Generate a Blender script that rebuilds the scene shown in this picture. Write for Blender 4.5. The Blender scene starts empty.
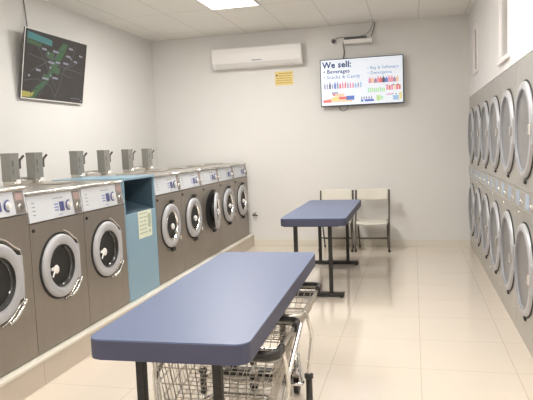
import bpy, bmesh, math, random
from mathutils import Vector, Matrix
random.seed(7)
PI = math.pi
sc = bpy.context.scene
C = sc.collection

# ------------------------------------------------------------------ materials
def new_mat(name):
    m = bpy.data.materials.new(name); m.use_nodes = True
    return m, m.node_tree.nodes, m.node_tree.links, m.node_tree.nodes['Principled BSDF']

def mat(name, col, rough=.5, metal=0., noise=0., scale=20., bump=0., stretch=(1, 1, 1), coat=0., emit=0., spec=.5, trans=0., alpha=1.):
    m, N, L, b = new_mat(name)
    b.inputs['Base Color'].default_value = (*col, 1)
    b.inputs['Roughness'].default_value = rough
    b.inputs['Metallic'].default_value = metal
    b.inputs['Specular IOR Level'].default_value = spec
    b.inputs['Coat Weight'].default_value = coat
    b.inputs['Transmission Weight'].default_value = trans
    if emit:
        b.inputs['Emission Color'].default_value = (*col, 1)
        b.inputs['Emission Strength'].default_value = emit
    if noise or bump:
        tc = N.new('ShaderNodeTexCoord'); mp = N.new('ShaderNodeMapping'); nz = N.new('ShaderNodeTexNoise')
        mp.inputs['Scale'].default_value = stretch
        nz.inputs['Scale'].default_value = scale; nz.inputs['Detail'].default_value = 4
        L.new(tc.outputs['Object'], mp.inputs[0]); L.new(mp.outputs[0], nz.inputs['Vector'])
        if noise:
            mx = N.new('ShaderNodeMix'); mx.data_type = 'RGBA'
            mx.inputs[6].default_value = (*[max(0, c*(1-noise)) for c in col], 1)
            mx.inputs[7].default_value = (*[min(1, c*(1+noise)) for c in col], 1)
            L.new(nz.outputs['Fac'], mx.inputs[0]); L.new(mx.outputs[2], b.inputs['Base Color'])
        if bump:
            bp = N.new('ShaderNodeBump'); bp.inputs['Strength'].default_value = bump; bp.inputs['Distance'].default_value = .003
            L.new(nz.outputs['Fac'], bp.inputs['Height']); L.new(bp.outputs[0], b.inputs['Normal'])
    return m

def grid_mat(name, col, line, axes, width=.004, rough=.3, noise=.04, nscale=3., coat=0., soft_bump=0.):
    """axes: list of (axis index, pitch, offset) giving seams laid out in metres"""
    m, N, L, b = new_mat(name)
    tc = N.new('ShaderNodeTexCoord'); sp = N.new('ShaderNodeSeparateXYZ'); L.new(tc.outputs['Object'], sp.inputs[0])
    def mth(op, a, bb=None):
        n = N.new('ShaderNodeMath'); n.operation = op
        for i, v in enumerate((a, bb)):
            if v is None: continue
            if isinstance(v, (int, float)): n.inputs[i].default_value = v
            else: L.new(v, n.inputs[i])
        return n.outputs[0]
    tot = None
    for ax, p, o in axes:
        s = mth('SUBTRACT', sp.outputs[ax], o - p*100)
        f = mth('FRACT', mth('DIVIDE', s, p))
        d = mth('MINIMUM', f, mth('SUBTRACT', 1., f))
        l = mth('LESS_THAN', d, width/p/2)
        tot = l if tot is None else mth('MAXIMUM', tot, l)
    nz = N.new('ShaderNodeTexNoise'); nz.inputs['Scale'].default_value = nscale; nz.inputs['Detail'].default_value = 5
    L.new(tc.outputs['Object'], nz.inputs['Vector'])
    m1 = N.new('ShaderNodeMix'); m1.data_type = 'RGBA'
    m1.inputs[6].default_value = (*[c*(1-noise) for c in col], 1); m1.inputs[7].default_value = (*[min(1, c*(1+noise)) for c in col], 1)
    L.new(nz.outputs['Fac'], m1.inputs[0])
    m2 = N.new('ShaderNodeMix'); m2.data_type = 'RGBA'
    L.new(tot, m2.inputs[0]); L.new(m1.outputs[2], m2.inputs[6]); m2.inputs[7].default_value = (*line, 1)
    L.new(m2.outputs[2], b.inputs['Base Color'])
    b.inputs['Roughness'].default_value = rough
    b.inputs['Coat Weight'].default_value = coat; b.inputs['Coat Roughness'].default_value = .06
    if soft_bump:
        n2 = N.new('ShaderNodeTexNoise'); n2.inputs['Scale'].default_value = 120
        L.new(tc.outputs['Object'], n2.inputs['Vector'])
        bp = N.new('ShaderNodeBump'); bp.inputs['Strength'].default_value = soft_bump; bp.inputs['Distance'].default_value = .002
        L.new(n2.outputs['Fac'], bp.inputs['Height']); L.new(bp.outputs[0], b.inputs['Normal'])
    return m

FX, FY, FP = .03, 3.97, .6
M_floor = grid_mat('floor_tile', (.77, .68, .575), (.58, .50, .41), [(0, FP, FX), (1, FP, FY)], .005, .11, .03, 2.5, coat=.5)
M_plat = grid_mat('plinth_tile', (.62, .54, .45), (.45, .38, .30), [(1, FP, 3.335)], .006, .3, .04, 5)
M_ceil = grid_mat('ceiling_tile', (.83, .81, .76), (.70, .68, .64), [(0, .612, -1.738), (1, 1.22, 7.05)], .018, .9, .03, 30, soft_bump=.3)
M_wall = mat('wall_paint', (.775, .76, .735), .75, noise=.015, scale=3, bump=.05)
M_wallr = mat('wall_paint_lit', (.82, .80, .79), .75, noise=.01, scale=3, bump=.05)  # right wall: its brighter, cooler light is put into the paint colour
M_skirt = mat('skirting_tile', (.76, .72, .63), .3, noise=.02)
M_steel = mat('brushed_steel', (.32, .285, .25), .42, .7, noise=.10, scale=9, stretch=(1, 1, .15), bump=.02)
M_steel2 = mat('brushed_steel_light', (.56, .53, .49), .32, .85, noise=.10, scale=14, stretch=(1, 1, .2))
M_dsteel = mat('dryer_steel', (.52, .50, .47), .38, .6, noise=.06, scale=8)
M_chrome = mat('chrome', (.80, .78, .75), .14, 1., noise=.04, scale=12)
M_wire = mat('zinc_wire', (.62, .58, .52), .28, .9, noise=.1, scale=40)
M_ring = mat('door_plastic_grey', (.44, .44, .455), .38, noise=.03, scale=10)
M_ringd = mat('dryer_ring', (.50, .50, .52), .35, .15, noise=.05, scale=10)
M_panel = mat('panel_film_white', (.62, .64, .67), .4, noise=.02, scale=12)
M_gasket = mat('rubber_black', (.022, .021, .020), .55, noise=.2, scale=30)
M_glass_dark = mat('tinted_glass', (.045, .045, .045), .08, noise=.5, scale=18, stretch=(1, 2, .4), coat=.4)
M_glass_dry = mat('dryer_window_glass', (.22, .215, .22), .32, .1, noise=.2, scale=9, coat=.15)
M_drum = mat('drum_steel', (.05, .05, .048), .35, .8, noise=.3, scale=40)
M_dpanel = mat('dryer_panel_film', (.42, .50, .62), .4, noise=.12, scale=40)
M_dispblue = mat('display_navy', (.08, .09, .24), .3, noise=.1)
M_print = mat('print_blue', (.20, .24, .50), .5, noise=.05)
M_printgrey = mat('print_grey', (.30, .31, .34), .5, noise=.05)
M_slot = mat('coin_plate', (.34, .31, .29), .35, .7, noise=.15, scale=30)
M_slotred = mat('coin_label', (.42, .30, .28), .5, noise=.2, scale=60)
M_blue = mat('soft_blue_enamel', (.24, .38, .48), .4, noise=.05, scale=6)
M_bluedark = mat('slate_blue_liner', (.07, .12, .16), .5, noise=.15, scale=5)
M_paper = mat('paper_cream', (.72, .76, .62), .8, noise=.06, scale=30)
M_yellow = mat('paper_yellow', (.83, .66, .27), .7, noise=.05, scale=20)
M_ink = mat('ink_dark', (.12, .10, .07), .7, noise=.1)
M_inkbrown = mat('ink_ochre', (.55, .38, .14), .7, noise=.1)
M_inkgreen = mat('ink_olive', (.42, .47, .36), .7, noise=.1)
M_box = mat('meter_case_grey', (.27, .265, .245), .45, .4, noise=.10, scale=18, bump=.05)
M_slotgrey = mat('meter_slot_grey', (.17, .165, .15), .5, .3, noise=.1)
M_boxdark = mat('meter_slot_dark', (.07, .065, .06), .5, .3, noise=.1)
M_table = mat('laminate_blue', (.135, .170, .285), .40, noise=.03, scale=60, spec=.4)
M_tedge = mat('edge_band_navy', (.060, .064, .112), .5, noise=.04, scale=40)
M_black = mat('black_powder_coat', (.025, .024, .022), .42, .2, noise=.2, scale=50)
M_rimdark = mat('bumper_vinyl_black', (.035, .032, .030), .4, noise=.2, scale=30)
M_chair = mat('ivory_plastic', (.72, .69, .60), .5, noise=.03, scale=25)
M_chairm = mat('bronze_tube', (.12, .105, .09), .4, .6, noise=.1, scale=40)
M_ac = mat('ac_plastic', (.86, .84, .82), .18, noise=.01, scale=8, coat=.3)
M_acdark = mat('ac_louver', (.74, .72, .70), .4, noise=.03)
M_bezel = mat('tv_bezel', (.05, .05, .055), .35, noise=.1)
M_cable = mat('cable_grey', (.20, .19, .18), .6, noise=.1)
M_white = mat('white_enamel', (.82, .80, .77), .4, noise=.02)
M_frame = mat('window_frame_paint', (.90, .86, .85), .45, noise=.01)
M_pane = mat('frosted_pane', (.46, .44, .43), .35, noise=.04, scale=3, coat=.3)
M_router = mat('router_grey', (.16, .15, .16), .5, noise=.15)
M_lamp = mat('light_diffuser', (1., .97, .92), .5, noise=.005, emit=14)
M_screen_w = mat('screen_white', (.66, .71, .79), .3, noise=.02, scale=3, emit=.50)
M_screen_d = mat('screen_dark', (.030, .026, .025), .3, noise=.3, scale=5, emit=.25)
def scr(n, c, e=.4): return mat('screen_' + n, tuple(v*.8 for v in c), .3, noise=.08, scale=30, emit=e*.8)
S_navy = scr('navy', (.02, .05, .22), .2); S_blue = scr('blue', (.15, .25, .68), .4); S_sky = scr('sky', (.42, .62, .88))
S_lav = scr('slate', (.28, .36, .52)); S_grey = scr('lilac', (.45, .45, .60)); S_pink = scr('pink', (.85, .38, .50)); S_red = scr('red', (.85, .22, .20))
S_green = scr('green', (.52, .83, .55)); S_lime = scr('lime', (.62, .85, .40)); S_peach = scr('peach', (.95, .70, .50)); S_yel = scr('yellow', (.92, .78, .30))
S_mauve = scr('mauve', (.45, .28, .42)); S_black = scr('charcoal', (.10, .10, .16), .3)
S_teal = scr('teal', (.07, .22, .23), .3); S_mgreen = scr('map_green', (.045, .12, .055), .3); S_lab = scr('map_label', (.28, .29, .36), .3)
S_road = scr('road', (.11, .12, .14), .3); S_gold = scr('gold', (.42, .38, .10), .3); S_mgreen2 = scr('olive', (.06, .12, .06), .3)

# ------------------------------------------------------------------ mesh builder
class MB:
    def __init__(s): s.bm = bmesh.new(); s.mi = 0
    def _tag(s, faces, smooth=False):
        for f in faces:
            f.material_index = s.mi; f.smooth = smooth
    def box(s, x0, x1, y0, y1, z0, z1, bev=0., seg=2):
        b = bmesh.new()
        vs = [b.verts.new((x, y, z)) for x in (x0, x1) for y in (y0, y1) for z in (z0, z1)]
        for q in ((0, 1, 3, 2), (4, 6, 7, 5), (0, 4, 5, 1), (2, 3, 7, 6), (0, 2, 6, 4), (1, 5, 7, 3)):
            b.faces.new([vs[i] for i in q])
        if bev: bmesh.ops.bevel(b, geom=b.edges[:], offset=bev, segments=seg, affect='EDGES', profile=.6)
        s.merge(b); return s
    def merge(s, b, smooth=None):
        off = {}
        for v in b.verts: off[v] = s.bm.verts.new(v.co)
        for f in b.faces:
            n = s.bm.faces.new([off[v] for v in f.verts]); n.material_index = s.mi
            n.smooth = f.smooth if smooth is None else smooth
        b.free()
    def poly(s, pts):
        f = s.bm.faces.new([s.bm.verts.new(p) for p in pts]); f.material_index = s.mi; return s
    def prism(s, pts, off, bev=0.):
        """pts 3D ring, extruded by vector off"""
        b = bmesh.new(); o = Vector(off)
        a = [b.verts.new(p) for p in pts]; c = [b.verts.new(Vector(p)+o) for p in pts]
        n = len(pts)
        b.faces.new(a[::-1]); b.faces.new(c)
        for i in range(n): b.faces.new((a[i], a[(i+1) % n], c[(i+1) % n], c[i]))
        if bev: bmesh.ops.bevel(b, geom=[e for e in b.edges], offset=bev, segments=2, affect='EDGES', profile=.6)
        bmesh.ops.recalc_face_normals(b, faces=b.faces[:])
        s.merge(b); return s
    def tube(s, pts, r, n=8, closed=False, cap=True):
        pts = [Vector(p) for p in pts]; k = len(pts)
        if k < 2: return s
        rr = r if isinstance(r, (list, tuple)) else [r]*k
        T = []
        for i in range(k):
            a = pts[(i-1) % k] if (closed or i > 0) else pts[i]
            c = pts[(i+1) % k] if (closed or i < k-1) else pts[i]
            T.append((c-a).normalized())
        up = Vector((0, 0, 1)) if abs(T[0].z) < .9 else Vector((1, 0, 0))
        u = T[0].cross(up).normalized(); rings = []
        for i in range(k):
            u = (u - T[i]*u.dot(T[i])).normalized(); w = T[i].cross(u)
            rings.append([s.bm.verts.new(pts[i] + (u*math.cos(2*PI*j/n)+w*math.sin(2*PI*j/n))*rr[i]) for j in range(n)])
        for i in range(k if closed else k-1):
            A, B = rings[i], rings[(i+1) % k]
            for j in range(n):
                f = s.bm.faces.new((A[j], B[j], B[(j+1) % n], A[(j+1) % n])); f.material_index = s.mi; f.smooth = n > 4
        if cap and not closed:
            for R in (rings[0][::-1], rings[-1]):
                f = s.bm.faces.new(R); f.material_index = s.mi
        return s
    def cyl(s, p, q, r, r2=None, n=20): return s.tube([p, q], [r, r if r2 is None else r2], n)
    def lathe(s, prof, org, axis='x', n=40, sgn=1, a0=0., a1=2*PI):
        """prof: (radius, height along axis)"""
        o = Vector(org); rings = []
        full = abs(a1-a0-2*PI) < 1e-6
        m = n if full else n+1
        for r, h in prof:
            ring = []
            for j in range(m):
                a = a0+(a1-a0)*j/n; c, t = r*math.cos(a), r*math.sin(a)
                if axis == 'x': p = Vector((h*sgn, c, t))
                elif axis == 'z': p = Vector((c, t, h*sgn))
                else: p = Vector((c, h*sgn, t))
                ring.append(s.bm.verts.new(o+p))
            rings.append(ring)
        for A, B in zip(rings, rings[1:]):
            for j in range(m if full else m-1):
                try:
                    f = s.bm.faces.new((A[j], A[(j+1) % m], B[(j+1) % m], B[j])); f.smooth = True; f.material_index = s.mi
                except ValueError: pass
        return s
    def sphere(s, c, r, sc_=(1, 1, 1), n=16):
        b = bmesh.new(); bmesh.ops.create_uvsphere(b, u_segments=n, v_segments=n//2+1, radius=r)
        for v in b.verts: v.co = Vector((v.co.x*sc_[0], v.co.y*sc_[1], v.co.z*sc_[2])) + Vector(c)
        s.merge(b, True); return s
    def xf(s, mtx): bmesh.ops.transform(s.bm, matrix=mtx, verts=s.bm.verts[:]); return s
    def build(s, name, mats, parent=None, loc=None, recalc=False):
        bmesh.ops.remove_doubles(s.bm, verts=s.bm.verts[:], dist=1e-6)
        if recalc: bmesh.ops.recalc_face_normals(s.bm, faces=s.bm.faces[:])
        me = bpy.data.meshes.new(name); s.bm.to_mesh(me); s.bm.free()
        for m in (mats if isinstance(mats, (list, tuple)) else [mats]): me.materials.append(m)
        o = bpy.data.objects.new(name, me); C.objects.link(o)
        if parent: o.parent = parent
        if loc: o.location = loc
        return o

def thing(name, label, cat, loc=(0, 0, 0), rz=0, group=None, rot=None):
    o = bpy.data.objects.new(name, None); C.objects.link(o); o.location = loc
    o.rotation_euler = rot if rot else (0, 0, rz); o.empty_display_size = .1
    o['label'] = label; o['category'] = cat
    if group: o['group'] = group
    return o
def tag(o, label, cat, group=None):
    o['label'] = label; o['category'] = cat
    if group: o['group'] = group
    return o
def struct(o): o['kind'] = 'structure'; return o
def part_label(o, l): o['label'] = l; return o
def fillet(pts, rad, n=5, closed=False):
    pts = [Vector(p) for p in pts]; out = []; k = len(pts)
    for i, p in enumerate(pts):
        if not closed and i in (0, k-1): out.append(p); continue
        a = (pts[i-1]-p); b = (pts[(i+1) % k]-p); r = min(rad, a.length*.49, b.length*.49)
        A = p+a.normalized()*r; B = p+b.normalized()*r
        for j in range(n+1):
            t = j/n; out.append(A*(1-t)**2 + p*2*t*(1-t) + B*t*t)
    return out
def rrect(x0, x1, y0, y1, r, n=6):
    out = []
    for cx, cy, a in ((x1-r, y1-r, 0), (x0+r, y1-r, PI/2), (x0+r, y0+r, PI), (x1-r, y0+r, 1.5*PI)):
        for j in range(n+1):
            t = a+PI/2*j/n; out.append((cx+r*math.cos(t), cy+r*math.sin(t)))
    return out
def text_mesh(name, body, size, m, parent, loc, rot, extrude=.0006, shear=0., bold=.0, spacing=1.):
    cu = bpy.data.curves.new(name, 'FONT'); cu.body = body; cu.size = size; cu.extrude = extrude
    cu.offset = bold; cu.shear = shear; cu.space_character = spacing; cu.resolution_u = 2
    t = bpy.data.objects.new(name, cu); C.objects.link(t)
    bpy.context.view_layer.update()
    me = bpy.data.meshes.new_from_object(t.evaluated_get(bpy.context.evaluated_depsgraph_get()))
    bpy.data.objects.remove(t)
    me.materials.clear(); me.materials.append(m); me.name = name
    o = bpy.data.objects.new(name, me); C.objects.link(o); o.parent = parent; o.location = loc; o.rotation_euler = rot
    return o

# ------------------------------------------------------------------ room numbers (metres, camera stands at x=0, y=0)
XL, XR, YB, YF, H = -3.903, .764, 8.702, -3.2, 3.193
XW, ZP, XP = -2.434, .187, -2.384
DTOP = 2.07

struct(MB().box(XL-.2, XR+1.2, YF-.2, YB+.2, -.12, 0).build('floor', M_floor))
struct(MB().box(XL-.2, XR+1.2, YF-.2, YB+.2, H, H+.1).build('ceiling', M_ceil))
struct(MB().box(XL-.15, XL, YF, YB, 0, H).build('wall_left', M_wall))
struct(MB().box(XL-.15, XR+1.1, YB, YB+.15, 0, H).build('wall_back', M_wall))
struct(MB().box(XL-.15, XR+1.1, YF-.15, YF, 0, H).build('wall_front', M_wall))
DY0 = 4.47-.385; DY1 = DY0+6*.768
w = MB()
wy = [(5.17, 5.73, 2.155, 2.80), (7.55, 8.06, 2.30, 2.88)]      # window openings in the right wall
w.box(XR, XR+.15, YF, DY0-.005, 0, H)
w.box(XR, XR+.15, DY0-.005, wy[0][0], DTOP+.005, H)
w.box(XR, XR+.15, wy[0][1], wy[1][0], DTOP+.005, H)
w.box(XR, XR+.15, wy[1][1], YB, DTOP+.005, H)
for a, b, c, d in wy:
    w.box(XR, XR+.15, a, b, DTOP+.005, c); w.box(XR, XR+.15, a, b, d, H)
struct(w.build('wall_right', M_wallr))
struct(MB().box(XR+1.0, XR+1.1, YF, YB, 0, H).build('wall_service', M_wall))
struct(MB().box(XP+.002, XR-.001, YB-.012, YB, 0, .10, .002).build('baseboard_back', M_skirt))
struct(MB().box(XR-.012, XR, YF, DY0-.01, 0, .10, .002).build('baseboard_right', M_skirt))
for i, (a, b, c, d) in enumerate(wy):
    wn = struct(MB().box(XR+.010, XR+.022, a+.038, b-.038, c+.038, d-.038).build('window_%d' % (i+1), M_pane))
    f = MB(); x0, x1 = XR-.014, XR+.09
    t = .04
    f.box(x0, x1, a, b, c, c+t, .004).box(x0, x1, a, b, d-t, d, .004).box(x0, x1, a, a+t, c+t, d-t, .004).box(x0, x1, b-t, b, c+t, d-t, .004)
    f.build('window_frame', M_frame, wn)
    MB().box(XR-.028, XR-.0145, a-.01, b+.01, c-.008, c+.012, .003).build('window_sill', M_frame, wn)
# washer plinth
pl = MB().box(XL, XP, YF, YB, 0, ZP-.022)
struct(pl.build('trim_1', M_plat))
struct(MB().box(XL, XP+.012, YF, YB, ZP-.021, ZP-.001, .004).build('trim_2', M_skirt))

# ------------------------------------------------------------------ washers
def ring_pts(cy, cz, r, x, tab=None, n=48, zr=None):
    """outline of round door plate with a squared tab on its +y side"""
    pts = []
    for j in range(n):
        a = 2*PI*j/n; y, z = r*math.cos(a), r*math.sin(a)
        if tab:
            ty, tz = tab
            if abs(z) < tz and y > 0: y = max(y, ty)
            elif y > 0 and abs(z) < tz*1.22: y = max(y, ty - (abs(z)-tz)/(tz*.22)*(ty-math.sqrt(max(0, r*r-(tz*1.22)**2))))
        pts.append((x, cy+y, cz+z))
    return pts

def hole_panel(mb, x, y0, y1, z0, z1, cy, cz, r, n=48):
    ang = [2*PI*j/n for j in range(n)]
    for yy, zz in ((y0, z0), (y0, z1), (y1, z0), (y1, z1)): ang.append(math.atan2(zz-cz, yy-cy) % (2*PI))
    ang = sorted(set(round(a, 6) for a in ang))
    inn, out = [], []
    for a in ang:
        c, s_ = math.cos(a), math.sin(a); ts = []
        if c > 1e-9: ts.append((y1-cy)/c)
        if c < -1e-9: ts.append((y0-cy)/c)
        if s_ > 1e-9: ts.append((z1-cz)/s_)
        if s_ < -1e-9: ts.append((z0-cz)/s_)
        t = min(ts)
        inn.append(mb.bm.verts.new((x, cy+r*c, cz+r*s_))); out.append(mb.bm.verts.new((x, cy+t*c, cz+t*s_)))
    k = len(ang)
    for j in range(k):
        f = mb.bm.faces.new((inn[j], out[j], out[(j+1) % k], inn[(j+1) % k])); f.material_index = mb.mi

def make_washer(yc, wd, h_body, h_pan, label, big, ajar=0., dr=.225, zc=.55, knob='side'):
    """origin: centre of the front bottom edge, front faces +x. h_body: bottom of control panel, h_pan: its top"""
    W = thing('washing_machine', label, 'washing machine', (XW, yc, ZP), 0, 'front loading washers on the tiled plinth')
    a, b = -wd/2+.0025, wd/2-.0025; dep = .76
    m = MB()
    off = -.022 if big else -.008
    hole_panel(m, 0, a, b, 0.006, h_body, off, zc, dr*.74)
    m.poly([(0, a, .006), (-dep, a, .006), (-dep, a, h_body), (0, a, h_body)])
    m.poly([(0, b, h_body), (-dep, b, h_body), (-dep, b, .006), (0, b, .006)])
    m.poly([(-dep, a, .006), (-dep, b, .006), (-dep, b, h_body), (-dep, a, h_body)])
    m.poly([(0, a, h_body), (-dep, a, h_body), (-dep, b, h_body), (0, b, h_body)])
    m.poly([(0, b, .006), (-dep, b, .006), (-dep, a, .006), (0, a, .006)])
    m.build('body', M_steel, W)
    DP = []
    # stamped chrome surround and dark recess around the door
    m = MB(); m.prism(ring_pts(0, zc, dr+.013, 0., (dr+.012, dr*.62) if big else None), (.004, 0, 0))
    DP.append(m.build('door_gasket', M_gasket, W))
    if big:
        m = MB(); pts = [Vector(p) for p in ring_pts(0, zc, dr+.03, .006, (dr+.020, dr*.66))]
        sel = [p for p in pts if (p.y > .02)]
        sel.sort(key=lambda p: math.atan2(p.z-zc, p.y))
        m.tube(sel, .0065, 6); DP.append(m.build('door_surround_trim', M_chrome, W))
        m = MB()
        m.tube(fillet([(.012, dr*.42, zc-dr-.028), (.030, dr*.62, zc-dr*.98), (.030, dr*.86, zc-dr*.80), (.012, dr*1.12, zc-dr*.66)], .02), .010, 8)
        DP.append(m.build('door_latch', M_chrome, W))
    else:
        m = MB(); m.box(.004, .035, dr*.80, dr*.98, zc-dr*.80, zc-dr*.60, .004); DP.append(m.build('door_latch', M_chrome, W))
        m = MB(); m.box(.002, .03, -.02, .05, zc-dr-.045, zc-dr-.012, .004); m.build('door_catch', M_gasket, W)
        m = MB(); m.box(.002, .03, .0, .07, zc+dr+.008, zc+dr+.035, .004); m.build('door_catch', M_gasket, W)
    # drum behind the door
    m = MB(); m.lathe([(dr*.74, 0), (dr*.76, -.03), (dr*.95, -.05), (dr*.95, -.42), (.001, -.43)], (0, 0, zc), n=40)
    DP.append(m.build('drum', M_drum, W))
    # door swings about its right edge
    D = MB()
    hy = dr+.012
    def T(m_):
        if ajar: m_.xf(Matrix.Translation((.01, hy, 0)) @ Matrix.Rotation(ajar, 4, 'Z') @ Matrix.Translation((-.01, -hy, 0)))
        return m_
    prof = [(dr-.004, .006), (dr, .012), (dr, .020), (dr-.008, .032), (dr*.90, .038), (dr*.78, .037), (dr*.69, .029), (dr*.64, .016), (dr*.60, .010)]
    D.lathe(prof, (0, 0, zc), n=56)
    if big:
        D.prism([(.008, dr*.74, zc-dr*.60), (.008, dr*1.0, zc-dr*.54), (.008, dr*1.0, zc+dr*.54), (.008, dr*.74, zc+dr*.60)], (.022, 0, 0), .005)
    D.lathe([(dr-.004, .006), (dr*.60, .006)], (0, 0, zc), n=56)
    door = T(D).build('door', M_ring, W); DP.append(door)
    g = MB(); g.lathe([(dr*.64, .018), (dr*.60, .010), (dr*.54, -.03), (dr*.34, -.06), (.001, -.07)], (0, 0, zc), n=40)
    T(g).build('door_glass', M_glass_dark, door)
    g = MB(); g.lathe([(dr*.665, .030), (dr*.655, .034), (dr*.64, .030), (dr*.625, .016)], (0, 0, zc), n=48); T(g).build('glass_rim', M_chrome if not big else M_gasket, door)
    if knob == 'side':
        g = MB(); g.sphere((.048, -dr*.50, zc-.005), .022, (.8, .9, 1.4)).box(.02, .046, -dr*.66, -dr*.40, zc-.012, zc+.008, .004)
        g.tube([(.045, -dr*.52, zc), (.05, -dr*.72, zc-.05)], .006, 6)
        T(g).build('door_knob', M_white, door)
    else:
        g = MB(); g.sphere((.030, 0, zc-.01), .026, (.8, 1, 1.2)).cyl((-.055, 0, zc-.01), (.02, 0, zc-.01), .009)
        T(g).build('door_knob', M_white, door)
        g = MB(); g.cyl((.006, dr+.01, zc-.05), (.006, dr+.01, zc+.05), .008); g.build('hinge', M_steel2, W)
    for o in DP: o.location.y += off
    # little lock button above the door at the left
    g = MB(); g.cyl((0, a+.035, h_body-.045), (.008, a+.035, h_body-.045), .012); g.build('lock_button', M_gasket, W)
    # control panel, leaning back a little
    xt = -.022
    P = MB(); sl = b-(.135 if big else .10)
    P.prism([(.004, a+.008, h_body+.008), (.004, b-.004, h_body+.008), (xt+.004, b-.004, h_pan-.008), (xt+.004, a+.008, h_pan-.008)], (-.03, 0, 0), .003)
    pan = P.build('control_panel', M_panel, W)
    def onp(y, v, lift=.0055):    # point on the sloped panel, v 0..1 upwards
        return (.004 + (xt)*v + lift, y, h_body+.008+(h_pan-h_body-.016)*v)
    def patch(name, y0, y1, v0, v1, mt, lift=.0005, th=.002, par=None):
        q = MB(); q.prism([onp(y0, v0, lift), onp(y1, v0, lift), onp(y1, v1, lift), onp(y0, v1, lift)], (th, 0, 0)); return q.build(name, mt, par or pan)
    s0 = sl+.018
    cp = patch('coin_plate', s0, b-.022, .04, .97, M_slot, .0004, .004)
    patch('coin_label', s0+.012, b-.036, .60, .90, M_slotred, .0045, .001, cp)
    q = MB(); c = onp((s0+b-.022)/2, .33, .004); q.cyl(c, (c[0]+.018, c[1], c[2]), .020, .016); q.build('coin_slide', M_chrome, cp)
    wpan = sl-a
    patch('display', a+wpan*.70, a+wpan*.80, .24, .62, M_dispblue, .0004, .003)
    for k in range(3): patch('print_line', a+wpan*.58, a+wpan*.67, .28+.12*k, .33+.12*k, M_print, .0003, .0008)
    patch('print_line', a+wpan*.56, a+wpan*.80, .76, .80, M_printgrey, .0003, .0008)
    for k in range(4): patch('print_line', a+wpan*.10, a+wpan*.16, .25+.15*k, .29+.15*k, M_printgrey, .0003, .0008)
    patch('print_line', a+wpan*.66, a+wpan*.74, .10, .13, M_print, .0003, .0008)
    cc = Vector(onp(a+wpan*.90, .44, .0065))
    q = MB(); q.tube([cc+Vector((0, .030*math.cos(t), .034*math.sin(t))) for t in [math.radians(75+210*i/14) for i in range(15)]], .0055, 6)
    q.build('dial_ring', M_dispblue, pan)
    q = MB(); q.cyl(cc-Vector((.006, 0, 0)), cc+Vector((.018, 0, 0)), .019, .015); q.build('dial_knob', M_white, pan)
    # stainless sides of the head and worktop
    m = MB(); m.prism([(-.028, a, h_body), (-dep, a, h_body), (-dep, a, h_pan), (xt-.03, a, h_pan)], (0, b-a, 0))
    m.build('head_casing', M_steel2, W)
    m = MB(); m.prism([(xt+.012, a, h_pan-.006), (xt+.014, a, h_pan+.004), (xt+.002, a, h_pan+.016), (-dep+.05, a, h_pan+.022), (-dep, a, h_pan+.022), (-dep, a, h_pan), (xt-.02, a, h_pan-.002)], (0, b-a, 0))
    m.build('top_lid', M_steel2, W)
    m = MB(); m.cyl((xt+.010, a, h_pan+.006), (xt+.010, b, h_pan+.006), .0085, n=10); m.build('top_edge_trim', M_chrome, W)
    m = MB(); m.box(-.5, -.3, -.16, .16, h_pan+.0205, h_pan+.032, .004); m.build('soap_hatch', M_steel2, W)
    return W

y1 = 3.3565; P = .66
LB = [
    ('tallest washer at left edge of the photo, cut off by frame', True),
    ('middle of the three steel washers left of the blue cabinet', True),
    ('steel front loading washer directly left of the blue cabinet', True)]
make_washer(y1-.35, .70, .952, 1.118, LB[0][0], True, dr=.245, zc=.572)
make_washer(y1+P*.5, P, .878, 1.070, LB[1][0], True, dr=.222, zc=.55)
make_washer(y1+P*1.5, P, .878, 1.070, LB[2][0], True, dr=.222, zc=.55)
YB0 = y1+2*P; YB1 = YB0+.644
LR = ['steel front loading washer directly right of the blue cabinet',
      'steel washer second to the right of the blue cabinet, door shut',
      'steel washer with its round door standing ajar',
      'steel washer between the one with the ajar door and the last in the row',
      'last washer in the row, nearest the back wall']
for i in range(5):
    make_washer(YB1+P*(i+.5), P, .885, 1.070, LR[i], False, ajar=(math.radians(12) if i == 2 else 0), dr=.222, zc=.555, knob='mid')

# ------------------------------------------------------------------ blue cabinet between the washers
B = thing('soap_cabinet', 'light blue cabinet with open dark bin, standing between the washers', 'cabinet', (XW, (YB0+YB1)/2, ZP))
hw = .322-.003; t_ = .018; zt = 1.078; zo = .775
m = MB(); m.box(-.70, 0, -hw, -hw+t_, .004, zt, .003); m.box(-.70, 0, hw-t_, hw, .004, zt, .003)
m.box(-.70, 0.012, -hw, hw, zt, zt+.020, .003); m.box(-.70, -.684, -hw+t_, hw-t_, .004, zt)
m.build('body', M_blue, B)
m = MB(); m.box(-.018, .002, -hw+t_, hw-t_, .004, zo, .002); fp = m.build('front_panel', M_blue, B)
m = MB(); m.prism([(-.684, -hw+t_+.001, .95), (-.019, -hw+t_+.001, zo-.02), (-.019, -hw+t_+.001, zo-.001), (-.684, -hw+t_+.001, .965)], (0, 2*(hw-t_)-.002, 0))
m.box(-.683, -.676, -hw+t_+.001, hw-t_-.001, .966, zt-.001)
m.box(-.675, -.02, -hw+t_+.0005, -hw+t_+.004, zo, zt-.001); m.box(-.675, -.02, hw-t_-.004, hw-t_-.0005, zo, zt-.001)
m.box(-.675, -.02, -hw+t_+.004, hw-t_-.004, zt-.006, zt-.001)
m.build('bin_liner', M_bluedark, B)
yc_ = (YB0+YB1)/2
N_ = tag(MB().box(0, .0015, -.14, .14, -.125, .125).build('paper_notice', M_paper, None, (XW+.0025, 5.06, .84)), 'cream paper notice taped on the front of the blue cabinet', 'notice')
q = MB()
rnd = random.Random(3)
for r_ in range(6):
    y = -.11; z = .095-r_*.036
    while y < .03:
        l = rnd.uniform(.02, .05); q.box(.0016, .0022, y, min(y+l, .05), z, z+.013); y += l+.014
q.build('handwriting', M_inkgreen, N_)
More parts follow.
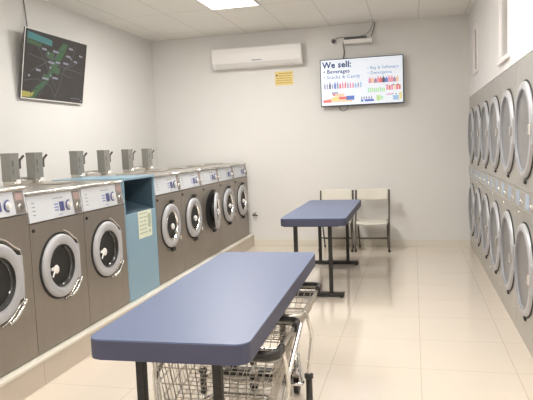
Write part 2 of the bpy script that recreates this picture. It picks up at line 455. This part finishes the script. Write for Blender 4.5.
q = MB(); q.box(.0016, .0022, .065, .12, -.04, .09).box(.0016, .0022, .075, .11, -.09, -.06); q.build('printed_picture', M_inkgreen, N_)

# ------------------------------------------------------------------ coin meter cases standing on the washers
BX = [(4.21, 1.285, 'grey meter case with lever at far left edge, top of tallest washer'),
      (4.53, 1.285, 'grey meter case with lever, second from the left edge of the photo'),
      (5.19, 1.282, 'grey meter case with lever, third from the left, across the gap'),
      (5.704, 1.280, 'grey meter case with lever, left of the pair behind the blue cabinet'),
      (6.241, 1.280, 'grey meter case with lever, second from the right of the meter cases'),
      (6.756, 1.280, 'grey meter case with lever, farthest right of the meter cases')]
for i, (yr, zb, lb) in enumerate(BX):
    dx, dy, hh = .085, .115, .235
    zb = ZP+1.070+.022+.001
    K = thing('meter_case', lb, 'meter case', (-3.10, yr-dy/2, zb), 0, 'grey meter cases on top of the washers')
    m = MB(); m.box(-dx, 0, -dy/2, dy/2, .032, .020+hh, .006); m.build('case', M_box, K)
    m = MB(); m.box(-dx-.001, .001, -dy/2-.001, dy/2+.001, .020+hh-.018, .020+hh+.004, .003); m.build('case_lid', M_box, K)
    m = MB(); m.box(-dx+.004, -.003, -dy/2+.004, dy/2-.004, 0, .033, .003); m.build('foot', M_steel2, K)
    m = MB(); m.box(0, .003, -.035, -.015, .15, .20, .001).box(0, .003, -.03, -.018, .09, .13, .001); m.build('coin_slot', M_slotgrey, K)
    m = MB(); m.cyl((-.02, dy/2-.002, .19), (-.02, dy/2+.035, .19), .013).box(-.035, -.005, dy/2, dy/2+.03, .13, .20, .004).cyl((-.02, dy/2+.02, .19), (-.01, dy/2+.075, .235), .011, .009)
    m.build('lever', M_boxdark, K)
    m = MB(); m.box(.001, .006, dy/2-.055, dy/2-.002, .012, .045, .002); m.build('price_tag', M_white, K)
    m = MB(); m.sphere((.012, -dy/2+.03, .018), .012); m.build('lock', M_chrome, K)
for (a, b), lb in (((5.19+.0, 5.704-.137), 'low metal tray linking third and fourth meter cases'), ((6.241, 6.756-.137), 'low metal tray linking the two rightmost meter cases'), ((4.178, 4.554-.137), 'low metal tray linking the two leftmost meter cases')):
    R_ = thing('link_tray', lb, 'metal tray', (-3.13, (a+b)/2, ZP+1.093), 0, 'low trays between the meter cases')
    hl = (b-a)/2-.09 if False else (b-a)/2-.092
    m = MB(); L_ = (b-a)/2-.004
    m.box(-.05, .0, -L_+.09, L_-.004, .0, .006).box(-.05, -.044, -L_+.09, L_-.004, .006, .055).box(-.006, 0, -L_+.09, L_-.004, .006, .03)
    m.build('tray', M_steel2, R_)
    m = MB(); m.tube([(-.025, -L_+.12, .02), (-.02, 0, .035), (-.025, L_-.03, .02)], .008, 8); m.build('conduit', M_white, R_)

# ------------------------------------------------------------------ stacked dryers in the right wall
names_d = ['stacked dryer pair nearest the camera on the right', 'stacked dryer pair second from the camera on the right wall',
           'stacked dryer pair third from the camera on the right wall', 'stacked dryer pair fourth from camera, third from the back wall',
           'stacked dryer pair next to the last one before back wall', 'stacked dryer pair at the far end beside the back wall']
for i in range(6):
    yc = 4.469+.768*i
    # local +x points into the room after the half turn; local +y = world -y
    Dr = thing('stacked_dryer', names_d[i], 'dryer', (XR, yc, 0), PI, 'stacked dryers set in the right wall')
    hw = .384-.002
    m = MB(); m.box(-.85, 0, -hw, hw, .085, DTOP, .003); m.build('body', M_dsteel, Dr)
    m = MB(); m.box(-.80, -.012, -hw, hw, 0, .084); m.build('kick_plate', M_dsteel, Dr)
    for zc, r in ((1.56, .335), (.575, .328)):
        dm = MB()
        dm.lathe([(r+.012, .002), (r+.012, .006), (r, .008)], (0, 0, zc), n=56); dm.build('door_seal', M_gasket, Dr)
        dm = MB()
        dm.lathe([(r, .002), (r, .018), (r-.010, .028), (r*.88, .030), (r*.84, .026), (r*.82, .012)], (0, 0, zc), n=56)
        dm.box(.004, .026, r*.86, r+.020, zc-.10, zc+.10, .005)
        door = dm.build('door', M_ringd, Dr)
        g = MB(); g.lathe([(r*.84, .018), (r*.80, .012), (r*.50, .009), (.001, .007)], (0, 0, zc), n=48); g.build('door_glass', M_glass_dry, door)
        g = MB(); g.lathe([(r*.86, .028), (r*.85, .031), (r*.83, .027), (r*.825, .014)], (0, 0, zc), n=56); g.build('glass_rim', M_printgrey, door)
        g = MB(); g.box(.026, .046, r*.90, r*1.0, zc-.035, zc+.035, .005); g.build('door_handle', M_chrome, door)
        
        for hz in (zc+.10, zc-.17): MB().cyl((.012, -r-.008, hz), (.012, -r-.008, hz+.07), .007, n=12).build('hinge', M_chrome, door)
        g = MB(); g.box(.001, .012, -.03, .03, zc-r-.040, zc-r-.016, .003); g.build('door_stop', M_gasket, Dr)
    m = MB(); m.box(0, .012, -hw+.004, hw-.004, 1.0, 1.135, .002); cp = m.build('control_panel', M_dsteel, Dr)
    for k, s in enumerate((-1, 1)):
        c0 = s*.19
        m = MB(); m.box(.012, .015, c0-.12, c0+.02, 1.018, 1.120, .001); m.build('display', M_dpanel, cp)
        m = MB(); m.cyl((.012, c0+.065, 1.05), (.022, c0+.065, 1.05), .013, .010); m.build('coin_slide', M_chrome, cp)
        m = MB(); m.cyl((.012, c0+.13, 1.05), (.018, c0+.13, 1.05), .010); m.build('start_button', M_white, cp)
    m = MB(); m.box(0, .006, -hw+.004, hw-.004, 1.137, 1.150, .001).box(0, .006, -hw+.004, hw-.004, .985, .998, .001); m.build('panel_trim', M_chrome, Dr)
    for z in (.17, .135):
        m = MB(); m.cyl((0, .30, z), (.006, .30, z), .008, n=10); m.build('screw', M_chrome, Dr)
        break
    m = MB(); m.cyl((0, -.30, .95), (.008, -.30, .95), .012, n=12); m.build('lock', M_chrome, Dr)

# ------------------------------------------------------------------ tables
def make_table(loc, rz, L, Wd, zt, th, yf, yb, xo, label, lx=.0):
    T = thing('folding_table', label, 'table', loc, rz, 'blue laminate tables')
    o = rrect(-Wd/2, Wd/2, 0, L, .055, 7)
    m = MB(); m.prism([(x, y, zt-.006) for x, y in o], (0, 0, .006), .0015); m.build('table_top', M_table, T)
    m = MB(); m.prism([(x, y, zt-th) for x, y in o], (0, 0, th-.0065), .003); m.build('edge_band', M_tedge, T)
    for y in (yf, yb):
        F = MB(); F.box(-.30+xo, .30+xo, y-.035, y+.035, .012, .052, .006)
        foot = F.build('foot_bar', M_black, T)
        for sx in (-1, 1): MB().cyl((xo+sx*.27, y, 0), (xo+sx*.27, y, .013), .018, n=12).build('glide', M_black, foot)
        for sx in (-1, 1):
            g = MB(); g.box(xo+lx+sx*.172-.019, xo+lx+sx*.172+.019, y-.019, y+.019, .0525, zt-th-.0165, .004); g.build('leg', M_black, T)
        g = MB(); g.box(xo-.29, xo+.26, y-.025, y+.025, zt-th-.016, zt-th-.0005, .003); g.build('cross_arm', M_black, T)
    return T
make_table((-.925, 2.025, 0), .022, 1.86, .652, .80, .082, .262, 1.66, -.068, 'large blue topped table in the foreground, carts stored beneath', lx=.018)
make_table((-.960, 5.655, 0), .002, 1.86, .645, .80, .076, .10, 1.68, -.015, 'smaller looking blue table standing in front of the ivory chairs')

# ------------------------------------------------------------------ wire carts
def make_cart(loc, W2, Ln, zr, d0, d1, label, stem=True):
    """origin on floor at centre of the near end; length runs +y. d0/d1 basket depth near/far"""
    K = thing('wire_cart', label, 'cart', loc, 0, 'chrome wire carts under the front table')
    rp = rrect(-W2, W2, 0, Ln, .06, 5)
    m = MB(); m.tube([(x, y, zr) for x, y in rp], .009, 8, closed=True); m.build('rim', M_wire, K)
    for nm, y in ((('handle', .0), ('bumper', Ln)) if stem else (('bumper', Ln),)):
        s = -1 if y == 0 else 1
        pts = fillet([(-W2-.006, y-s*.10, zr+.012), (-W2-.006, y+s*.008, zr+.012), (W2+.006, y+s*.008, zr+.012), (W2+.006, y-s*.10, zr+.012)], .05)
        m = MB(); m.tube([p for p in pts], .015, 10); m.tube([p-Vector((0, 0, .016)) for p in pts], .014, 10); m.build(nm, M_rimdark, K)
    # basket
    ins = .05
    def bot(x, y):
        t = y/Ln; return (x*(1-ins/W2), .02+y*(1-.05/Ln), zr-(d0+(d1-d0)*t))
    def side(x, y, v):
        a = Vector((x, y, zr)); b = Vector(bot(x, y)); return a.lerp(b, v)
    r = .0023; m = MB()
    nx = int(2*W2/.040); ny = int(Ln/.034)
    for i in range(nx+1):
        x = -W2+2*W2*i/nx
        m.tube([(x, 0, zr), side(x, 0, 1), side(x, Ln, 1), (x, Ln, zr)], r, 5)
    for j in range(ny+1):
        y = Ln*j/ny
        m.tube([(-W2, y, zr), side(-W2, y, 1), side(W2, y, 1), (W2, y, zr)], r, 5)
    for v in (.25, .5, .75, 1.):
        rr_ = .0035 if v == 1. else r*1.25
        ring = [side(-W2, 0, v), side(W2, 0, v), side(W2, Ln, v), side(-W2, Ln, v)]
        m.tube(fillet(ring, .04, 4, True), rr_, 6, closed=True)
    m.build('basket', M_wire, K)
    # tube frame
    zb = .27; far = Ln*.90
    m = MB(); m.tube(fillet([(-W2*.97, .07, zb), (W2*.97, .07, zb), (W2*.50, far, zb), (-W2*.50, far, zb)], .05, 5, True), .010, 8, closed=True)
    m.build('lower_frame', M_chrome, K)
    for s in (-1, 1):
        m = MB()
        if stem: m.tube(fillet([(s*(W2-.004), Ln+.008, zr-.002), (s*(W2+.020), Ln-.01, zr-.002), (s*(W2+.022), .10, zr-.145), (s*(W2-.0), .08, zb+.08), (s*(W2-.02), .07, zb+.005)], .05, 5), .0115, 8)
        else: m.tube(fillet([(s*(W2*.70), Ln*.9, zr-d1-.01), (s*(W2*.68), Ln*.55, .42), (s*(W2*.72), .20, zb+.012)], .06, 5), .009, 8)
        m.build('stem', M_chrome, K)
    for s in (-1, 1):
        for yy, e in ((.07 if stem else .12, W2*1.0), (far, W2*.48)):
            nr = yy < .2
            X = s*(e+.012 if nr else e)
            m = MB(); m.tube(fillet([(s*(W2+.008), .10, zr), (X+s*.02, yy+.03, zr-.14), (X, yy, zb+.08), (X, yy, .10)] if nr else [(s*e*.9, yy-.02, zb), (X, yy, zb-.01), (X, yy, .10)], .04, 4), .0105, 8)
            leg = m.build('leg', M_chrome, K)
            m = MB(); m.cyl((X, yy, .17), (X, yy, .295 if nr else .24), .0175).cyl((X, yy, .29 if nr else .235), (X, yy, .31 if nr else .25), .024); m.build('sleeve', M_rimdark, leg)
            m = MB(); m.box(X-.022, X-.017, yy-.02, yy+.03, .045, .12, .002).box(X+.017, X+.022, yy-.02, yy+.03, .045, .12, .002).box(X-.022, X+.022, yy-.025, yy+.03, .115, .125, .002)
            m.build('caster_fork', M_steel2, leg)
            m = MB(); m.cyl((X-.014, yy+.012, .05), (X+.014, yy+.012, .05), .05, n=24); m.build('caster_wheel', M_gasket, leg)
    return K
make_cart((-.855, 2.345, 0), .285, .485, .642, .30, .20, 'wire cart closer to the camera, dark handle under table front edge')
make_cart((-.850, 2.885, 0), .285, .635, .655, .13, .13, 'farther wire cart beneath the table, shallow basket poking out', stem=False)

# ------------------------------------------------------------------ folding chairs
def make_chair(loc, label):
    K = thing('folding_chair', label, 'chair', loc, 0, 'ivory folding chairs against the back wall')
    hw = .230
    for s in (-1, 1):
        m = MB(); m.tube(fillet([(s*hw, 0, .012), (s*hw, .10, .42), (s*hw, .22, .60), (s*hw, .27, .842)], .06), .0125, 8); lg = m.build('front_leg', M_chairm, K)
        m = MB(); m.cyl((s*hw, -.003, 0), (s*hw, 0, .03), .017, n=12); m.build('foot_cap', M_gasket, lg)
        m = MB(); m.tube([(s*(hw-.028), .14, .43), (s*(hw-.028), .36, .012)], .011, 8); lg = m.build('rear_leg', M_chairm, K)
        m = MB(); m.cyl((s*(hw-.028), .363, 0), (s*(hw-.028), .36, .03), .015, n=12); m.build('foot_cap', M_gasket, lg)
    m = MB(); m.cyl((-hw, .045, .19), (hw, .045, .19), .009, n=10); m.build('stretcher', M_chairm, K)
    m = MB(); m.cyl((-hw+.03, .29, .14), (hw-.03, .29, .14), .008, n=10); m.build('stretcher', M_chairm, K)
    # moulded seat, dished
    b = bmesh.new(); n = 12; V = {}
    for i in range(n+1):
        for j in range(n+1):
            u, v = i/n*2-1, j/n
            z = .425-.028*(1-u*u)*(.6+.4*math.sin(PI*v)) - .018*max(0, (.12-v)/.12)
            for k, dz in ((0, 0), (1, -.022)):
                V[i, j, k] = b.verts.new((u*(hw-.018), -.02+.40*v, z+dz))
    for i in range(n):
        for j in range(n):
            b.faces.new((V[i, j, 0], V[i+1, j, 0], V[i+1, j+1, 0], V[i, j+1, 0])); b.faces.new((V[i, j, 1], V[i, j+1, 1], V[i+1, j+1, 1], V[i+1, j, 1]))
    for i in range(n):
        for (j, fl) in ((0, 0), (n, 1)): b.faces.new((V[i, j, 0], V[i, j, 1], V[i+1, j, 1], V[i+1, j, 0]) if not fl else (V[i, j, 0], V[i+1, j, 0], V[i+1, j, 1], V[i, j, 1]))
        for (j, fl) in ((0, 1), (n, 0)): b.faces.new((V[j, i, 0], V[j, i+1, 0], V[j, i+1, 1], V[j, i, 1]) if fl == 0 else (V[j, i, 0], V[j, i, 1], V[j, i+1, 1], V[j, i+1, 0]))
    m = MB(); m.merge(b, True); m.build('seat', M_chair, K, recalc=True)
    # curved backrest
    b = bmesh.new(); V = {}; n = 14; mrows = 6
    for i in range(n+1):
        for j in range(mrows+1):
            u, v = i/n*2-1, j/mrows
            y = .235+.034*v + .030*(1-u*u); z = .70+.145*v + .012*(v*(1-abs(u)**6)) - .012*((1-v)*(1-u*u))
            for k in (0, 1): V[i, j, k] = b.verts.new((u*(hw-.012), y+(.014 if k else 0), z))
    for i in range(n):
        for j in range(mrows):
            b.faces.new((V[i, j, 0], V[i+1, j, 0], V[i+1, j+1, 0], V[i, j+1, 0])); b.faces.new((V[i, j, 1], V[i, j+1, 1], V[i+1, j+1, 1], V[i+1, j, 1]))
        for j in (0, mrows): b.faces.new((V[i, j, 0], V[i, j, 1], V[i+1, j, 1], V[i+1, j, 0]))
    for j in range(mrows):
        for i in (0, n): b.faces.new((V[i, j, 0], V[i, j+1, 0], V[i, j+1, 1], V[i, j, 1]))
    m = MB(); m.merge(b, True); m.build('backrest', M_chair, K, recalc=True)
    return K
make_chair((-.565, 8.215, 0), 'right ivory folding chair, fully visible beside the table')
make_chair((-1.070, 8.215, 0), 'left ivory folding chair, mostly hidden behind the table')

# ------------------------------------------------------------------ wall TV with the sales slide
def on_screen(mb_dict, x0, x1, y0, y1, W, Hh, lift, key):
    pass
TVW, TVH = 1.165, .668
TV = thing('wall_television', 'bright wall television on back wall showing a slide of goods', 'television', (-.693, YB-.10, 2.372))
m = MB(); m.box(-TVW/2, TVW/2, 0, .045, -TVH/2, TVH/2, .004); m.build('casing', M_bezel, TV)
m = MB(); m.box(-.2, .2, .045, .099, -.15, .15, .004); m.build('wall_bracket', M_black, TV)
sw, sh = TVW-.024, TVH-.028
m = MB(); m.box(-sw/2, sw/2, -.002, .002, -sh/2+.003, sh/2+.003); scn = m.build('screen', M_screen_w, TV)
def sx(u): return -sw/2+sw*u
def sz(v): return sh/2-sh*v
def t_tv(body, u, v, size, mt, bold=0., sp=1.): return text_mesh('lettering', body, size, mt, scn, (sx(u), -.0035, sz(v)), (PI/2, 0, 0), .0004, 0, bold, sp)
t_tv('We sell:', .02, .165, .118, S_navy, .0035, 1.05)
t_tv('• Beverages', .03, .29, .076, S_navy, .0012, 1.05)
t_tv('• Snacks & Candy', .03, .41, .070, S_lav, .0008, 1.05)
t_tv('• Bag & Softeners', .575, .25, .060, S_lav, .0006, 1.02)
t_tv('• Detergents', .575, .36, .062, S_lav, .0006, 1.05)
gm = [S_blue, S_sky, S_grey, S_pink, S_red, S_green, S_lime, S_peach, S_yel, S_mauve, S_black]
G = MB(); rnd = random.Random(11)
def rect(u0, u1, v0, v1, k, bot=False):
    G.mi = k; G.box(sx(u0), sx(u1), -.0032-.0006*rnd.random(), -.0021, sz(v1), sz(v0))
def bottle(u, v0, v1, w_, k):      # small product silhouette
    G.mi = k; zt_, zb_ = sz(v0), sz(v1); x = sx(u); w_ *= sw
    zs = zb_+(zt_-zb_)*.65
    G.prism([(x-w_/2, -.0025, zb_), (x+w_/2, -.0025, zb_), (x+w_/2, -.0025, zs), (x+w_*.18, -.0025, zs+(zt_-zs)*.4), (x+w_*.18, -.0025, zt_), (x-w_*.18, -.0025, zt_), (x-w_*.18, -.0025, zs+(zt_-zs)*.4), (x-w_/2, -.0025, zs)], (0, -.0008-.0004*rnd.random(), 0))
for i in range(15):
    k = [2, 2, 10, 2, 0, 2, 4, 3, 4, 2, 3, 3, 1, 2, 1][i]
    bottle(.045+i*.032, .50+rnd.uniform(-.03, .02), .63, rnd.uniform(.016, .026), k)
for i in range(11):
    k = [3, 7, 9, 3, 4, 10, 0, 3, 3, 9, 7][i]
    bottle(.605+i*.033, .42+rnd.uniform(-.03, .03), .55, .034, k)
for i in range(9): rect(.575+i*.024, .575+i*.024+.018, .65+rnd.uniform(0, .02), .75, [5, 5, 6][i % 3])
for i in range(6): rect(.80+i*.030, .80+i*.030+.024, .60+.02*(i % 2), .72, [3, 4, 3, 7, 4, 4][i])
rect(.88, .90, .60, .625, 10); rect(.93, .955, .60, .625, 10)
rect(.80, .87, .80, .825, 3)
for i in range(3): rect(.87+i*.04, .885+i*.04, .80, .825, [9, 10, 0][i])
rect(.88, .95, .84, .94, 1); rect(.955, .985, .78, .93, 8)
rect(.68, .73, .82, .94, 6); rect(.735, .76, .84, .92, 5)
for i in range(5): bottle(.50+i*.030, .82, .90, .018, 2)
rect(.49, .52, .90, .945, 0); rect(.535, .65, .90, .945, 0)
G.mi = 7; G.prism([(sx(.04), -.0025, sz(.93)), (sx(.38), -.0025, sz(.93)), (sx(.40), -.0025, sz(.86)), (sx(.22), -.0025, sz(.80)), (sx(.06), -.0025, sz(.86))], (0, -.0006, 0))
rect(.02, .12, .87, .93, 4); rect(.17, .29, .74, .80, 7); rect(.13, .21, .70, .74, 2); rect(.14, .22, .74, .78, 4)
rect(.22, .33, .81, .87, 4); rect(.31, .41, .80, .89, 0); rect(.14, .21, .81, .89, 8)
G.build('screen_pictures', gm, scn)

# ------------------------------------------------------------------ left wall TV with the map
tx, ty0, ty1 = XL+.03, 5.345, 6.535
tilt = math.atan2(.117, .72)
TL = thing('wall_television', 'tilted wall television on left wall showing dark map', 'television', (XL+.092, 5.94, 2.45))
TL.rotation_euler = (0, tilt, 0)      # local: screen faces +x, top leans into the room
W2, H2 = 1.18, .715
m = MB(); m.box(-.014, 0, -W2/2, W2/2, -H2/2, H2/2, .003).box(-.045, -.0145, -W2/2+.12, W2/2-.12, -H2/2+.06, H2/2-.08, .004); m.build('casing', M_bezel, TL)
m = MB(); m.box(0, .004, -W2/2, W2/2, -H2/2, -H2/2+.012).box(0, .004, -W2/2, W2/2, H2/2-.010, H2/2).box(0, .004, -W2/2, -W2/2+.010, -H2/2+.012, H2/2-.01).box(0, .004, W2/2-.010, W2/2, -H2/2+.012, H2/2-.01)
part_label(m.build('bezel', M_acdark, TL), 'thin grey edge of the screen')
m = MB(); m.box(-.0005, .0015, -W2/2+.0105, W2/2-.0105, -H2/2+.0125, H2/2-.0105); scl = m.build('screen', M_screen_d, TL)
G = MB()
def P2(u, v, x=.002): return (x, -W2/2+.012+(W2-.024)*u, H2/2-.012-(H2-.024)*v)
def quad(pts, k, x=.002, th=.0005): G.mi = k; G.prism([P2(u, v, x) for u, v in pts], (th, 0, 0))
band = [(.13, 1.0, .10), (.22, .86, .09), (.34, .72, .07), (.42, .55, .06), (.50, .38, .10), (.56, .22, .11), (.62, .08, .08)]
for (u0, v0, w0), (u1, v1, w1) in zip(band, band[1:]):
    quad([(u0-w0/2, v0-.02), (u0+w0/2, v0), (u1+w1/2, v1), (u1-w1/2, v1)], 1, .0018)
for u, v, w_, h_ in ((.33, .25, .12, .12), (.46, .45, .10, .14), (.30, .60, .05, .1), (.40, .40, .06, .08)):
    quad([(u, v), (u+w_, v+.03), (u+w_*.8, v+h_), (u-.01, v+h_*.8)], 6, .0019)
quad([(.03, .03), (.40, .08), (.40, .17), (.03, .13)], 0, .0026)
quad([(.03, .14), (.24, .17), (.24, .22), (.03, .20)], 6, .0026)
quad([(.0, .90), (.12, .91), (.12, .985), (.0, .99)], 4, .0026); quad([(.12, .93), (.18, .90), (.14, .98)], 4, .0026)
rnd = random.Random(5)
roads = [[(.1, .6), (.3, .45), (.45, .35), (.62, .1)], [(.25, .95), (.40, .6), (.45, .2)], [(.5, .95), (.58, .7), (.62, .5), (.9, .3)], [(.05, .35), (.3, .4), (.6, .45), (.95, .5)], [(.15, .15), (.35, .5), (.5, .8)], [(.6, .5), (.75, .35), (.8, .05)], [(.3, .3), (.55, .55), (.75, .6)], [(.02, .75), (.2, .7), (.42, .78), (.5, .95)]]
for rd in roads:
    for (u0, v0), (u1, v1) in zip(rd, rd[1:]):
        dx_, dz_ = u1-u0, v1-v0; l = math.hypot(dx_, dz_); nx_, nz_ = -dz_/l*.003, dx_/l*.004
        quad([(u0-nx_, v0-nz_), (u0+nx_, v0+nz_), (u1+nx_, v1+nz_), (u1-nx_, v1-nz_)], 3, .0022)
for u, v, w_ in ((.25, .22, .07), (.42, .22, .09), (.68, .12, .07), (.64, .25, .08), (.87, .20, .06), (.36, .40, .10), (.60, .37, .09), (.78, .31, .06), (.18, .55, .07), (.07, .65, .03), (.28, .66, .10), (.44, .63, .09), (.48, .38, .07), (.38, .48, .03), (.34, .27, .02), (.72, .28, .02), (.40, .60, .02)):
    quad([(u, v), (u+w_, v+.004), (u+w_, v+.034), (u, v+.03)], 2, .0028)
for i in range(5): quad([(.78+i*.035, .925), (.80+i*.035, .927), (.80+i*.035, .937), (.78+i*.035, .935)], 2, .0028)
quad([(.955, .95), (.975, .95), (.975, .975), (.955, .975)], 2, .0028)
G.build('map_picture', [S_teal, S_mgreen, S_lab, S_road, S_gold, S_black, S_mgreen2], scl)
m = MB(); m.box(-.075, -.046, -.12, .12, -.12, .12, .004); m.build('wall_bracket', M_black, TL)
tag(MB().tube(fillet([(XL+.012, 5.545, H-.001), (XL+.012, 5.56, 3.06), (XL+.015, 5.57, 2.93), (XL+.07, 5.50, 2.79)], .06), .006, 6).build('power_cable', M_cable), 'grey cable dropping from ceiling to the map television', 'cable')

# ------------------------------------------------------------------ air conditioner
A = thing('air_conditioner', 'long cream split air conditioner high on the back wall', 'air conditioner', (-2.195, YB, 2.672))
hw = .672; hh = .295
prof = [(0, 0), (-.12, 0), (-.165, .025), (-.195, .07), (-.205, .20), (-.195, .27), (-.17, .295), (0, .295)]
m = MB(); m.prism([(-hw, y, z) for y, z in prof], (2*hw, 0, 0), .004); m.build('casing', M_ac, A)
m = MB(); m.prism([(-hw+.012, y, z) for y, z in [(-.200, .085), (-.2115, .20), (-.203, .272), (-.19, .27), (-.19, .085)]], (2*hw-.024, 0, 0), .002); m.build('front_panel', M_ac, A)
m = MB(); m.prism([(-hw+.06, y, z) for y, z in [(-.128, -.004), (-.170, .018), (-.202, .060), (-.198, .066), (-.160, .03), (-.12, .004)]], (2*hw-.12, 0, 0)); m.build('louver', M_acdark, A)
fpz = MB(); xx = -.06
for i, w_ in enumerate((.018, .022, .016, .02, .018, .02)):
    fpz.box(xx, xx+w_, -.2118, -.2000, .086, .099, .001); xx += w_+.006
part_label(fpz.build('badge', M_printgrey, A), 'small grey maker badge')

# ------------------------------------------------------------------ yellow notice
Y = tag(MB().box(-.135, .135, -.002, 0, -.10, .10).build('yellow_notice', M_yellow, None, (-1.828, YB-.001, 2.496)), 'small yellow paper notice on the wall below the air conditioner', 'notice')
q = MB()
for r_ in range(5):
    z = .072-r_*.034; x0 = -.075 if r_ < 2 else -.115; x = x0
    while x < .10:
        l = rnd.uniform(.02, .05); q.box(x, min(x+l, .115), -.0028, -.002, z-.008, z+.006); x += l+.006
q.build('lettering', M_inkbrown, Y)
q = MB(); q.lathe([(.014, -.0032), (.001, -.0034)], (-.105, 0, .045), 'y', 20); q.box(-.118, -.092, -.003, -.002, .036, .054); q.build('dark_symbol', M_ink, Y)

# ------------------------------------------------------------------ shelf, router, camera, cables
m = MB(); m.box(-.20, .20, -.16, 0, -.012, 0, .002).box(-.20, .20, -.16, -.150, -.055, -.012, .002).box(-.195, -.185, -.15, 0, -.07, -.012).box(.185, .195, -.15, 0, -.07, -.012)
tag(m.build('wall_shelf', M_white, None, (-.725, YB, 2.955)), 'small white wall shelf above the bright television', 'shelf')
Rt = thing('router', 'flat dark grey router lying on the small white shelf', 'router', (-.76, YB-.085, 2.955))
m = MB(); m.box(-.155, .155, -.055, .055, .003, .040, .006); m.build('case', M_router, Rt)
m = MB()
for i in range(9): m.box(-.13+i*.03, -.115+i*.03, -.0565, -.055, .012, .028)
m.build('ports', M_gasket, Rt)
m = MB()
for u in (-.12, .12): m.cyl((u, 0, 0), (u, 0, .004), .01, n=10)
m.build('feet', M_gasket, Rt)
Cm = thing('security_camera', 'small round dark camera on the wall left of the router shelf', 'camera', (-1.078, YB, 2.965))
m = MB(); m.lathe([(.045, 0), (.045, -.018), (.040, -.022), (.001, -.022)], (0, 0, 0), 'y', 24); m.build('base', M_white, Cm)
m = MB(); m.sphere((0, -.040, 0), .032); m.build('lens_dome', M_router, Cm)
def cable(name, pts, r, lb, mt=M_cable): return tag(MB().tube(fillet(pts, .05, 6), r, 6).build(name, mt), lb, 'cable', None)
yb = YB-.012
cable('camera_cable', [(-1.06, yb, 3.0), (-.98, yb, 3.02), (-.90, yb, 3.01), (-.84, yb-.03, 3.0), (-.80, yb-.04, 2.994)], .005, 'thin cable running from the round camera to the router')
cable('network_cable', [(-.545, yb, 3.0), (-.52, yb, 3.08), (-.50, yb, 3.14), (-.50, yb, H-.001)], .007, 'thicker of the two cables rising from router shelf to ceiling')
cable('network_cable', [(-.70, yb-.02, 3.01), (-.62, yb, 3.03), (-.56, yb, 3.08), (-.52, yb+.003, H-.001)], .004, 'thinner looping cable from the router up to the ceiling')
cable('television_cable', [(-.925, yb, 2.99), (-.95, yb, 2.93), (-.93, yb, 2.80), (-.96, yb-.02, 2.66)], .008, 'cable hanging from shelf down behind the bright television')
cable('television_cable', [(-1.0, yb-.03, 2.10), (-1.02, yb-.02, 2.0), (-.97, yb-.02, 1.965), (-.90, yb-.02, 2.0), (-.88, yb-.03, 2.10)], .006, 'loop of cable hanging below the bright television')
Hk = thing('wall_tap', 'small dark metal tap on back wall beside the last washer', 'tap', (-2.37, YB, .475))
m = MB(); m.cyl((0, 0, 0), (0, -.05, 0), .012, n=12).tube([(0, -.05, 0), (.05, -.055, 0), (.07, -.055, -.01)], .011, 8); m.build('spout', M_boxdark, Hk)
m = MB(); m.cyl((.03, -.05, .01), (.03, -.05, .03), .006, n=8).box(.01, .05, -.058, -.044, .028, .038, .003); m.build('tap_handle', M_boxdark, Hk)
m = MB(); m.lathe([(.024, 0), (.024, -.005), (.001, -.006)], (0, 0, 0), 'y', 20); m.build('flange', M_steel2, Hk)

# ------------------------------------------------------------------ ceiling lights
def light(xc, yc, label, power, col=(1., .982, .952)):
    T = thing('ceiling_light', label, 'ceiling light', (xc, yc, H), 0, 'recessed ceiling light panels')
    m = MB(); a, b = .306, .61; t = .022
    m.box(-a, a, -b, -b+t, -.010, -.0005).box(-a, a, b-t, b, -.010, -.0005).box(-a, -a+t, -b+t, b-t, -.010, -.0005).box(a-t, a, -b+t, b-t, -.010, -.0005)
    m.build('frame', M_white, T)
    m = MB(); m.box(-a+t, a-t, -b+t, b-t, -.006, -.001); m.build('diffuser', M_lamp, T)
    L = bpy.data.lights.new('panel_lamp', 'AREA'); L.shape = 'RECTANGLE'; L.size = .56; L.size_y = 1.16; L.energy = power; L.color = col
    o = bpy.data.objects.new('panel_lamp', L); C.objects.link(o); o.parent = T; o.location = (0, 0, -.012)
light(-2.044, 6.44, 'bright recessed ceiling light panel at top of the photo', 46)
light(-2.044, 2.78, 'ceiling light panel above the left side of the front table', 6.5)
light(-.208, 4.20, 'ceiling light panel beside the right wall, ahead of camera', 15)
light(-2.044, -.88, 'ceiling light panel behind the camera on the left', 13)
light(-.208, .54, 'ceiling light panel over the camera on the right', 15)

# ------------------------------------------------------------------ world, camera, view
wd = bpy.data.worlds.new('world'); sc.world = wd; wd.use_nodes = True
wd.node_tree.nodes['Background'].inputs[0].default_value = (.9, .93, 1, 1); wd.node_tree.nodes['Background'].inputs[1].default_value = .4
f_px, yaw, pitch, roll, camh = 594.45732, .2438, .09184, -.03831, 1.52437
Fv = Vector((-math.sin(yaw)*math.cos(pitch), math.cos(yaw)*math.cos(pitch), -math.sin(pitch)))
R0 = Vector((math.cos(yaw), math.sin(yaw), 0)); U0 = R0.cross(Fv)
Rv = R0*math.cos(roll)+U0*math.sin(roll); Uv = -R0*math.sin(roll)+U0*math.cos(roll)
cd = bpy.data.cameras.new('camera'); cam = bpy.data.objects.new('camera', cd); C.objects.link(cam)
cd.sensor_fit = 'HORIZONTAL'; cd.sensor_width = 36; cd.lens = f_px*36/533; cd.clip_start = .05
cam.matrix_world = Matrix(((Rv.x, Uv.x, -Fv.x, 0), (Rv.y, Uv.y, -Fv.y, 0), (Rv.z, Uv.z, -Fv.z, camh), (0, 0, 0, 1)))
sc.camera = cam
vs = sc.view_settings
sc.display_settings.display_device = 'sRGB'
vs.view_transform = 'Standard'; vs.look = 'None'; vs.gamma = 1; vs.use_curve_mapping = False; vs.exposure = .06
